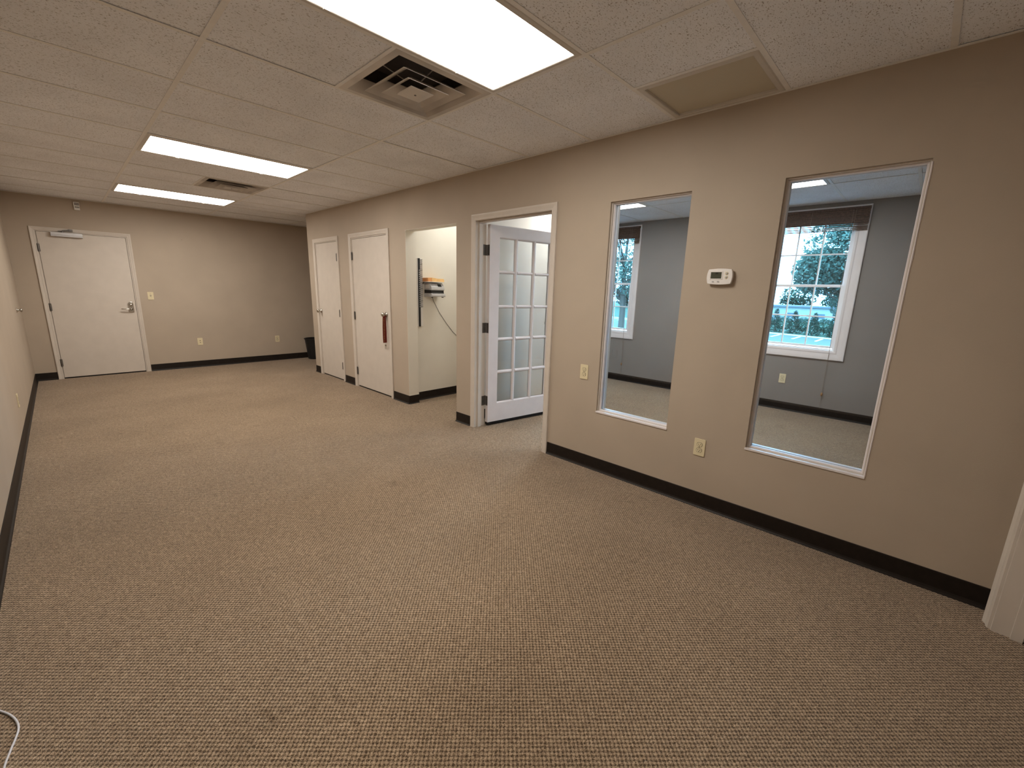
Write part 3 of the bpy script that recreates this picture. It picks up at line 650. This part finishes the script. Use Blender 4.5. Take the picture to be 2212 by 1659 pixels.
ta, tz = 0.939, 1.510
r = root('thermostat', RW(ta, tz-0.046, 0), 'white thermostat with grey-green display between the glazed openings', 'thermostat')
def tshape(hw, hh, bulge_s, bulge_t, n=8):
    pts = []
    for k in range(n): t_ = -1+2*k/n; pts.append((ta-hw-bulge_s*(1-t_*t_), tz+hh*t_))
    for k in range(n): t_ = -1+2*k/n; pts.append((ta+hw*t_, tz+hh+bulge_t*(1-t_*t_)))
    for k in range(n): t_ = -1+2*k/n; pts.append((ta+hw+bulge_s*(1-t_*t_), tz-hh*t_))
    for k in range(n): t_ = -1+2*k/n; pts.append((ta-hw*t_, tz-hh-bulge_t*(1-t_*t_)))
    return pts
part(MB().prism(tshape(0.058, 0.036, 0.006, 0.003), RW, 0.0, 0.012), 'back_plate', 'white_plastic', r)
body = part(MB().prism(tshape(0.066, 0.042, 0.008, 0.005), RW, 0.012, 0.032), 'body', 'white_plastic', r, bevel=0.003)
da0, da1, dz0, dz1 = ta-0.012, ta+0.050, tz-0.012, tz+0.026
part(MB().loft(RW, da0, da1, dz0, dz1, [(0, 0.0315), (0, 0.033), (0.003, 0.0345), (0.007, 0.0325), (0.007, 0.0315)], True), 'bezel', 'white_plastic', body)
part(MB().prism([(da0, dz0), (da1, dz0), (da1, dz1), (da0, dz1)], RW, 0.0318, 0.0324), 'display', 'lcd', body)
part(MB().prism([(ta+0.008, tz+0.014), (ta+0.024, tz+0.014), (ta+0.024, tz+0.024), (ta+0.008, tz+0.024)], RW, 0.0324, 0.0326), 'display_digits', 'lcd_dark', body)
for z in (tz+0.019, tz-0.004):
    b = part(MB().lathe(RW(ta-0.040, z, 0.0315), (-1, 0, 0), [(0.0095, 0), (0.0095, 0.002), (0.007, 0.003)], 16), 'button_ring', 'ivory_plastic', body)
    part(MB().lathe(RW(ta-0.040, z, 0.0345), (-1, 0, 0), [(0.0055, 0), (0.005, 0.002), (0.003, 0.003)], 12), 'button', 'grey_plastic', b)
for a in (ta+0.004, ta+0.034):
    part(MB().prism(rr(a-0.006, a+0.006, tz-0.033, tz-0.026, 0.003), RW, 0.0318, 0.035), 'button', 'grey_plastic', body)

# small slotted box high on the far wall
r = root('chime_box', FW(-2.472, 2.318, 0), 'small white slotted box high on the wall above the entry door', 'wall box')
part(MB().prism([(-2.501, 2.318), (-2.443, 2.318), (-2.443, 2.423), (-2.501, 2.423)], FW, 0, 0.03), 'case', 'white_plastic', r, bevel=0.003)
for k in range(4):
    a = -2.489+k*0.0115; part(MB().prism([(a, 2.345), (a+0.006, 2.345), (a+0.006, 2.365), (a, 2.365)], FW, 0.0295, 0.0308), 'slot', 'slot_black', r); part(MB().prism([(a, 2.378), (a+0.006, 2.378), (a+0.006, 2.412), (a, 2.412)], FW, 0.0295, 0.0308), 'slot', 'slot_black', r)
# wall door stop
r = root('door_stop_bumper', LW(7.80, 1.01, 0), 'small metal door stop fixed to the left wall', 'door stop')
part(MB().lathe(LW(7.80, 1.01, 0), (1, 0, 0), [(0.028, 0), (0.028, 0.005), (0.012, 0.010), (0.011, 0.025), (0.02, 0.032)], 14), 'stem', 'steel', r, smooth=True)
part(MB().lathe(LW(7.80, 1.01, 0.032), (1, 0, 0), [(0.022, 0), (0.023, 0.008), (0.016, 0.016), (0.004, 0.018)], 14), 'bumper', 'steel', r, smooth=True)

# ------------------------------------------------------------------ lanyard with keys on the closet knob
ly = 4.868
r = root('lanyard', RW(ly, 0.62, 0.03), 'red lanyard with keys hanging from a closet door knob', 'lanyard')
kz = 1.062
def strap(path, hw):
    m = MB(); t_ = 0.0016
    for x, y, z in path: m.v += [(x-hw, y, z), (x+hw, y+hw*0.25, z), (x+hw, y+hw*0.25+t_, z), (x-hw, y+t_, z)]
    n = len(path)-1
    for i in range(n):
        for k in range(4): m.f.append((i*4+k, i*4+(k+1) % 4, i*4+4+(k+1) % 4, i*4+4+k))
    m.f += [(0, 1, 2, 3), (n*4, n*4+1, n*4+2, n*4+3)]; return m
s1 = part(strap([(-0.020, ly, kz+0.0148), (-0.024, ly-0.012, kz+0.010), (-0.040, ly-0.016, kz-0.03), (-0.045, ly-0.015, kz-0.15), (-0.043, ly-0.010, kz-0.30), (-0.038, ly-0.006, kz-0.352)], 0.0215), 'strap', 'red_ribbon', r)
s2 = part(strap([(-0.020, ly, kz+0.0148), (-0.018, ly+0.012, kz+0.010), (-0.016, ly+0.012, kz-0.04), (-0.017, ly+0.006, kz-0.16), (-0.019, ly+0.001, kz-0.30), (-0.021, ly-0.002, kz-0.352)], 0.0170), 'strap', 'red_ribbon', r)
m = MB()
for k in range(16):
    z = kz-0.05-k*0.0185; f = min(1, max(0, (kz-0.15-z)/0.15)); yy = ly-0.0158+0.005*f; hw = random.uniform(0.004, 0.008)
    m.box(-0.045-hw*0.7, -0.045+hw*0.7, yy-0.0008, yy+0.002, z-random.uniform(0.002, 0.004), z+0.003)
    if k % 2: m.box(-0.047, -0.045, yy-0.0008, yy+0.002, z-0.008, z+0.004)
part(m, 'print', 'gold_print', s1)
part(MB().tube([(-0.025, ly-0.004+0.011*math.cos(t_), kz-0.366+0.012*math.sin(t_)) for t_ in [2*math.pi*k/14 for k in range(15)]], 0.0022, 6), 'key_ring', 'steel', r)
for a, tilt in ((0.006, 0.10), (-0.012, -0.12)):
    m = MB(); c = Vector((-0.026, ly+a, kz-0.385))
    pl = [(0.011*math.cos(t_), 0.011*math.sin(t_)) for t_ in [math.pi*(-0.35+1.7*k/10) for k in range(11)]]+[(-0.0035, -0.012), (-0.0035, -0.045), (0, -0.05), (0.004, -0.045), (0.003, -0.034), (0.005, -0.028), (0.003, -0.02), (0.0045, -0.012)]
    m.prism(pl, lambda p, q, d: (c.x-d, c.y+p*math.cos(tilt)-q*math.sin(tilt), c.z+q*math.cos(tilt)+p*math.sin(tilt)), -0.001, 0.001)
    part(m, 'key', 'steel', r)

# ------------------------------------------------------------------ corridor: card rack, time clock, shelf, cards
r = root('card_rack', (0.224, 4.466, 0.93), 'tall narrow black and white card rack on the corridor wall', 'card rack')
rx0, rx1 = 0.184, 0.264; yb = 4.479
part(MB().box(rx0, rx1, yb-0.018, yb, 0.935, 1.742), 'back', 'white_plastic', r, bevel=0.002)
part(MB().box(rx0+0.016, rx0+0.046, yb-0.0225, yb-0.018, 0.935, 1.742), 'channel', 'black_plastic', r)
part(MB().box(rx0+0.004, rx0+0.012, yb-0.0225, yb-0.018, 0.935, 1.742), 'side_rail', 'white_plastic', r)
ns = 24
for k in range(ns):
    z = 1.175+k*(1.722-1.175)/(ns-1)
    m = MB(); m.v = [(rx0+0.049, yb-0.019, z-0.011), (rx1-0.001, yb-0.019, z-0.011), (rx1-0.001, yb-0.030, z+0.010), (rx0+0.049, yb-0.030, z+0.010)]
    m.v += [(x, y+0.002, zz) for x, y, zz in m.v]; m.f = [(0, 1, 2, 3), (4, 5, 6, 7), (0, 1, 5, 4), (1, 2, 6, 5), (2, 3, 7, 6), (3, 0, 4, 7)]
    part(m, 'card_slot', 'silver_plastic' if k % 3 else 'grey_plastic', r)
    if k < 19: part(MB().box(rx0+0.031, rx0+0.041, yb-0.0235, yb-0.0225, z-0.006, z+0.007), 'number_tag', 'grey_plastic', r)

kx0, kx1, ky0, ky1 = 0.300, 0.497, 4.325, 4.4795
r = root('time_clock', ((kx0+kx1)/2, 4.40, 1.295), 'silver and black electric time clock on the corridor wall', 'time clock')
def sideprism(poly, x0, x1): return MB().prism(poly, lambda a, b, d: (d, a, b), x0, x1)
part(sideprism([(ky1, 1.378), (ky0+0.004, 1.372), (ky0, 1.384), (ky0+0.004, 1.412), (ky0+0.030, 1.448), (ky0+0.055, 1.462), (ky1, 1.464)], kx0, kx1), 'housing', 'silver_plastic', r, bevel=0.008)
part(sideprism([(ky1, 1.295), (ky0-0.008, 1.297), (ky0-0.014, 1.306), (ky0-0.012, 1.330), (ky0+0.01, 1.338), (ky1, 1.338)], kx0-0.002, kx1+0.002), 'base', 'silver_plastic', r, bevel=0.005)
part(MB().box(kx0+0.004, kx1-0.004, ky0+0.018, ky1, 1.337, 1.376), 'card_throat', 'black_plastic', r)
part(sideprism([(ky0+0.004, 1.338), (ky0+0.02, 1.338), (ky0+0.02, 1.352), (ky0+0.010, 1.352)], kx0+0.01, kx1-0.01), 'card_guide', 'black_plastic', r)
fy = lambda a, d: 0
m = MB(); q0 = Vector((0, ky0+0.006, 1.4155)); q1 = Vector((0, ky0+0.0275, 1.4455)); nn = Vector((0, -0.8128, 0.5826))
m.v = [tuple(q+nn*h+Vector((x, 0, 0))) for h in (0.0003, 0.0022) for q, x in ((q0, kx0+0.10), (q0, kx1-0.045), (q1, kx1-0.045), (q1, kx0+0.10))]
m.f = [(0, 1, 2, 3), (4, 5, 6, 7), (0, 1, 5, 4), (1, 2, 6, 5), (2, 3, 7, 6), (3, 0, 4, 7)]
part(m, 'display', 'lcd_dark', r)
part(MB().box(kx0-0.0012, kx0+0.001, ky0+0.045, ky1-0.03, 1.395, 1.440), 'side_label', 'white_plastic', r)
for x in (kx0+0.02, kx1-0.02): part(MB().box(x-0.008, x+0.008, ky0+0.01, ky0+0.03, 1.287, 1.2955), 'foot', 'black_plastic', r)
part(MB().tube([(0.40, 4.455, 1.30), (0.425, 4.468, 1.25), (0.52, 4.475, 1.10), (0.63, 4.475, 0.96), (0.74, 4.475, 0.84), (0.82, 4.475, 0.775), (0.95, 4.475, 0.62), (1.0, 4.473, 0.42)], 0.0028, 6), 'power_cord', 'cable_dark', r, smooth=True)
r = root('wall_shelf', (0.384, 4.40, 1.468), 'thin white shelf just above the time clock', 'shelf')
part(MB().box(0.250, 0.518, 4.320, 4.4795, 1.468, 1.4745), 'board', 'white_plastic', r, bevel=0.0015)
part(sideprism([(4.4795, 1.44), (4.4795, 1.468), (4.44, 1.468)], 0.274, 0.282), 'bracket', 'dark_steel', r)
r = root('card_bundle', (0.386, 4.40, 1.4748), 'stack of orange and yellow cards lying on the corridor shelf', 'cards')
part(MB().box(0.268, 0.318, 4.345, 4.465, 1.4748, 1.518), 'orange_stack', 'orange_card', r, bevel=0.003)
m = MB().prism([(0.320, 1.4748), (0.505, 1.4748), (0.505, 1.487), (0.497, 1.512), (0.41, 1.512), (0.320, 1.522)], lambda a, b, d: (a, d, b), 4.345, 4.465)
part(m, 'yellow_stack', 'yellow_card', r, bevel=0.002)

# ------------------------------------------------------------------ waste bin, cable
bx, by = 0.515, 8.485
r = root('waste_bin', (bx, by, 0), 'black plastic waste bin half hidden behind the wall corner', 'waste bin')
part(MB().lathe((bx, by, 0.001), (0, 0, 1), [(0.125, 0), (0.130, 0.008), (0.172, 0.385), (0.166, 0.385), (0.124, 0.02), (0.01, 0.018)], 28), 'bucket', 'black_plastic', r, smooth=False)
m = MB(); m.tube([(bx+0.177*math.cos(t_), by+0.177*math.sin(t_), 0.388) for t_ in [2*math.pi*k/28 for k in range(29)]], 0.008, 6, cap=False); part(m, 'rim', 'black_plastic', r)
def smoothpath(P, n=6):
    P = [Vector(p) for p in P]; out = []
    for i in range(len(P)-1):
        p0, p1, p2, p3 = P[max(i-1, 0)], P[i], P[i+1], P[min(i+2, len(P)-1)]
        for k in range(n):
            t_ = k/n; out.append(0.5*((2*p1)+(p2-p0)*t_+(2*p0-5*p1+4*p2-p3)*t_*t_+(3*p1-p0-3*p2+p3)*t_**3))
    return out+[P[-1]]
cb = MB().tube(smoothpath([(-3.15, 2.02, 0.004), (-3.138, 2.0, 0.004), (-3.125, 1.974, 0.004), (-3.103, 1.935, 0.004), (-3.086, 1.89, 0.004), (-3.079, 1.848, 0.004), (-3.083, 1.81, 0.004), (-3.092, 1.765, 0.004), (-3.102, 1.70, 0.004), (-3.11, 1.55, 0.004), (-3.12, 1.3, 0.006)]), 0.0030, 8).build('loose_cable', 'cable_white', smooth=True)
tag(cb, 'thin white cable curling on the carpet at the lower left', 'cable')

# ------------------------------------------------------------------ outdoors
g = struct(MB().box(-60, 260, -160, 220, GZ-0.3, GZ).build('ground', 'asphalt'), 'pale asphalt car park outside the office windows', 'ground')
Kx = lambda y: 64.6+(y-8.2)*(67.3-64.6)/(16-8.2)
m = MB(); m.prism([(Kx(-60), -60), (Kx(-60)+0.25, -60), (Kx(110)+0.25, 110), (Kx(110), 110)], lambda a, b, d: (a, b, d), GZ, GZ+0.15); m.build('kerb', 'kerb', g)
m = MB(); m.prism([(Kx(-60)+0.25, -60), (240, -60), (240, 110), (Kx(110)+0.25, 110)], lambda a, b, d: (a, b, d), GZ, GZ+0.12); m.build('lawn', 'grass', g)
for k in range(-3, 16):
    y = 9.15+2.6*k; MB().box(Kx(y)-5.2, Kx(y)-0.6, y-0.13, y+0.13, GZ, GZ+0.01).build('parking_stripe', 'road_paint', g)
def cloud(n, c, rad, size, seed, shell=0.35, flat=1.0, holes=None):
    rnd = random.Random(seed); V, F = [], []
    for _ in range(n):
        while True:
            p = Vector((rnd.uniform(-1, 1), rnd.uniform(-1, 1), rnd.uniform(-1, 1)))
            if shell < p.length <= 1 and (holes is None or all((p-h).length > hr for h, hr in holes)): break
        p = Vector((c[0]+p.x*rad[0], c[1]+p.y*rad[1], c[2]+p.z*rad[2]))
        a = Vector((rnd.uniform(-1, 1), rnd.uniform(-1, 1), rnd.uniform(-0.7, 0.7))).normalized(); b = a.cross(Vector((rnd.uniform(-1, 1), rnd.uniform(-1, 1), 1))).normalized()
        s = size*rnd.uniform(0.6, 1.3); o = len(V)
        V += [tuple(p-a*s), tuple(p+b*s*0.45), tuple(p+a*s), tuple(p-b*s*0.45)]; F.append((o, o+1, o+2, o+3))
    return V, F
def tree(base, h, rad, label, n, size, seed, mat, blobs, group, trunk=0.25, limbs=6):
    r = root('broadleaf_tree', base, label, 'tree', group); rnd = random.Random(seed)
    m = MB().tube([(0, 0, 0), (0.1, 0.05, h*0.3), (0.0, 0.1, h*0.6), (0.1, 0, h*0.9)], [trunk, trunk*0.8, trunk*0.5, trunk*0.15], 8); m.build('trunk', 'bark', r)
    m = MB()
    for k in range(limbs):
        a = 2*math.pi*k/limbs+rnd.uniform(-0.4, 0.4); z = h*rnd.uniform(0.3, 0.65); L = rad*rnd.uniform(0.6, 0.95)
        pts = [(0, 0, z), (L*0.4*math.cos(a), L*0.4*math.sin(a), z+h*0.08), (L*math.cos(a), L*math.sin(a), z+h*rnd.uniform(0.12, 0.25))]
        m.tube(pts, [trunk*0.4, trunk*0.25, trunk*0.06], 6)
        for q in (0.5, 0.8):
            s = Vector(pts[0]).lerp(Vector(pts[2]), q); e = s+Vector((rnd.uniform(-1, 1), rnd.uniform(-1, 1), rnd.uniform(0.2, 1)))*rad*0.35; m.tube([s, e], [trunk*0.14, trunk*0.03], 5)
    m.build('branches', 'bark', r)
    V, F = [], []
    for k, (c, rd) in enumerate(blobs):
        v, f = cloud(int(n/len(blobs)), c, rd, size, seed*31+k); o = len(V); V += v; F += [tuple(i+o for i in q) for q in f]
    m = MB(); m.v = V; m.f = F; fo = m.build('foliage', mat, r, fix=False); fo['kind'] = 'stuff'
    return r
tree((36, 3.7, GZ), 12.5, 4.2, 'leafy green tree filling the right outside window', 24000, 0.17, 3, 'leaf_broad',
     [((0, 0.4, 8.4), (3.4, 3.4, 3.2)), ((0.5, -2.4, 6.6), (2.8, 2.6, 3.0)), ((-0.4, 2.2, 6.9), (2.4, 1.9, 1.7)), ((0, 0, 10.5), (2.6, 2.8, 2.4)), ((0.4, -0.6, 4.9), (2.6, 2.2, 1.9))], 'trees by the car park')
tree((30, 18.6, GZ), 12.0, 4.6, 'branching tree seen through the narrower opening', 7000, 0.16, 5, 'leaf_broad',
     [((0, 0, 8.4), (3.8, 4.0, 3.2)), ((0.5, -2.2, 6.4), (2.8, 2.8, 2.6)), ((0, 2.4, 6.6), (2.6, 2.6, 2.4))], 'trees by the car park', 0.3, 12)
for k in range(12):                                                   # conifer hedge along the kerb
    y = 3.5+k*2.45; x = Kx(y)+2.2+random.uniform(-0.2, 0.2); hh = random.uniform(2.7, 3.4)
    spot = ('one of the conifers in the hedge beyond the parking stripes')
    r = root('hedge_conifer', (x, y, GZ+0.12), spot, 'conifer', 'conifers in the hedge along the car park')
    MB().tube([(0, 0, 0), (0, 0, hh*0.9)], [0.07, 0.02], 6).build('trunk', 'bark', r)
    rnd = random.Random(100+k); V, F = [], []
    for q in range(1100):
        t_ = rnd.random()**0.7; z = hh*(1-t_)+0.05; rd = 1.06*(0.12+0.88*t_**0.7)*rnd.uniform(0.6, 1.0); a = rnd.uniform(0, 2*math.pi)
        p = Vector((rd*math.cos(a), rd*math.sin(a), z)); d = Vector((math.cos(a), math.sin(a), rnd.uniform(0.2, 1.0))).normalized(); b = d.cross(Vector((0, 0, 1))).normalized(); s = rnd.uniform(0.09, 0.17); o = len(V)
        V += [tuple(p-d*s), tuple(p+b*s*0.5), tuple(p+d*s), tuple(p-b*s*0.5)]; F.append((o, o+1, o+2, o+3))
    m = MB(); m.v = V; m.f = F; fo = m.build('foliage', 'leaf_conifer', r, fix=False); fo['kind'] = 'stuff'
for k in range(11):                                                   # rounded shrubs behind the conifers
    y = 4.6+k*2.7; x = Kx(y)+5.4; r = root('hedge_shrub', (x, y, GZ+0.12), 'one of the rounded shrubs just behind the conifer hedge', 'shrub', 'shrubs behind the conifer hedge')
    V, F = cloud(1300, (0, 0, 1.2), (1.0, 1.22, 1.05), 0.13, 300+k, 0.6); m = MB(); m.v = V; m.f = F; fo = m.build('foliage', 'leaf_far', r, fix=False); fo['kind'] = 'stuff'
    MB().tube([(0, 0, 0), (0.02, 0, 0.5), (0.05, 0.05, 1.2)], [0.06, 0.05, 0.02], 6).build('stem', 'bark', r)
for k in range(13):                                                   # distant tree line
    y = 6+k*10.4; x = 138+random.uniform(-6, 6)
    tree((x, y, GZ), 8.6, 4.5, 'one of the distant trees behind the pale building', 2200, 0.42, 40+k, 'leaf_far',
         [((0, 0, 5.6), (4.2, 4.7, 3.0)), ((0, 0.6, 3.4), (3.4, 4.1, 2.6))], 'distant tree line', 0.3, 4)
r = root('distant_building', (112, 26, GZ), 'low pale building beyond the hedge', 'building')
part(MB().box(108, 118, 8, 60, GZ, GZ+3.1), 'wall', 'building_white', r)
part(MB().box(107.5, 118.5, 7.5, 60.5, GZ+3.1, GZ+3.45), 'roof', 'roof_grey', r)
for k in range(9): part(MB().box(107.93, 108, 10+k*5.4, 11.4+k*5.4, GZ+1.0, GZ+1.9), 'window', 'pane_dark', r)
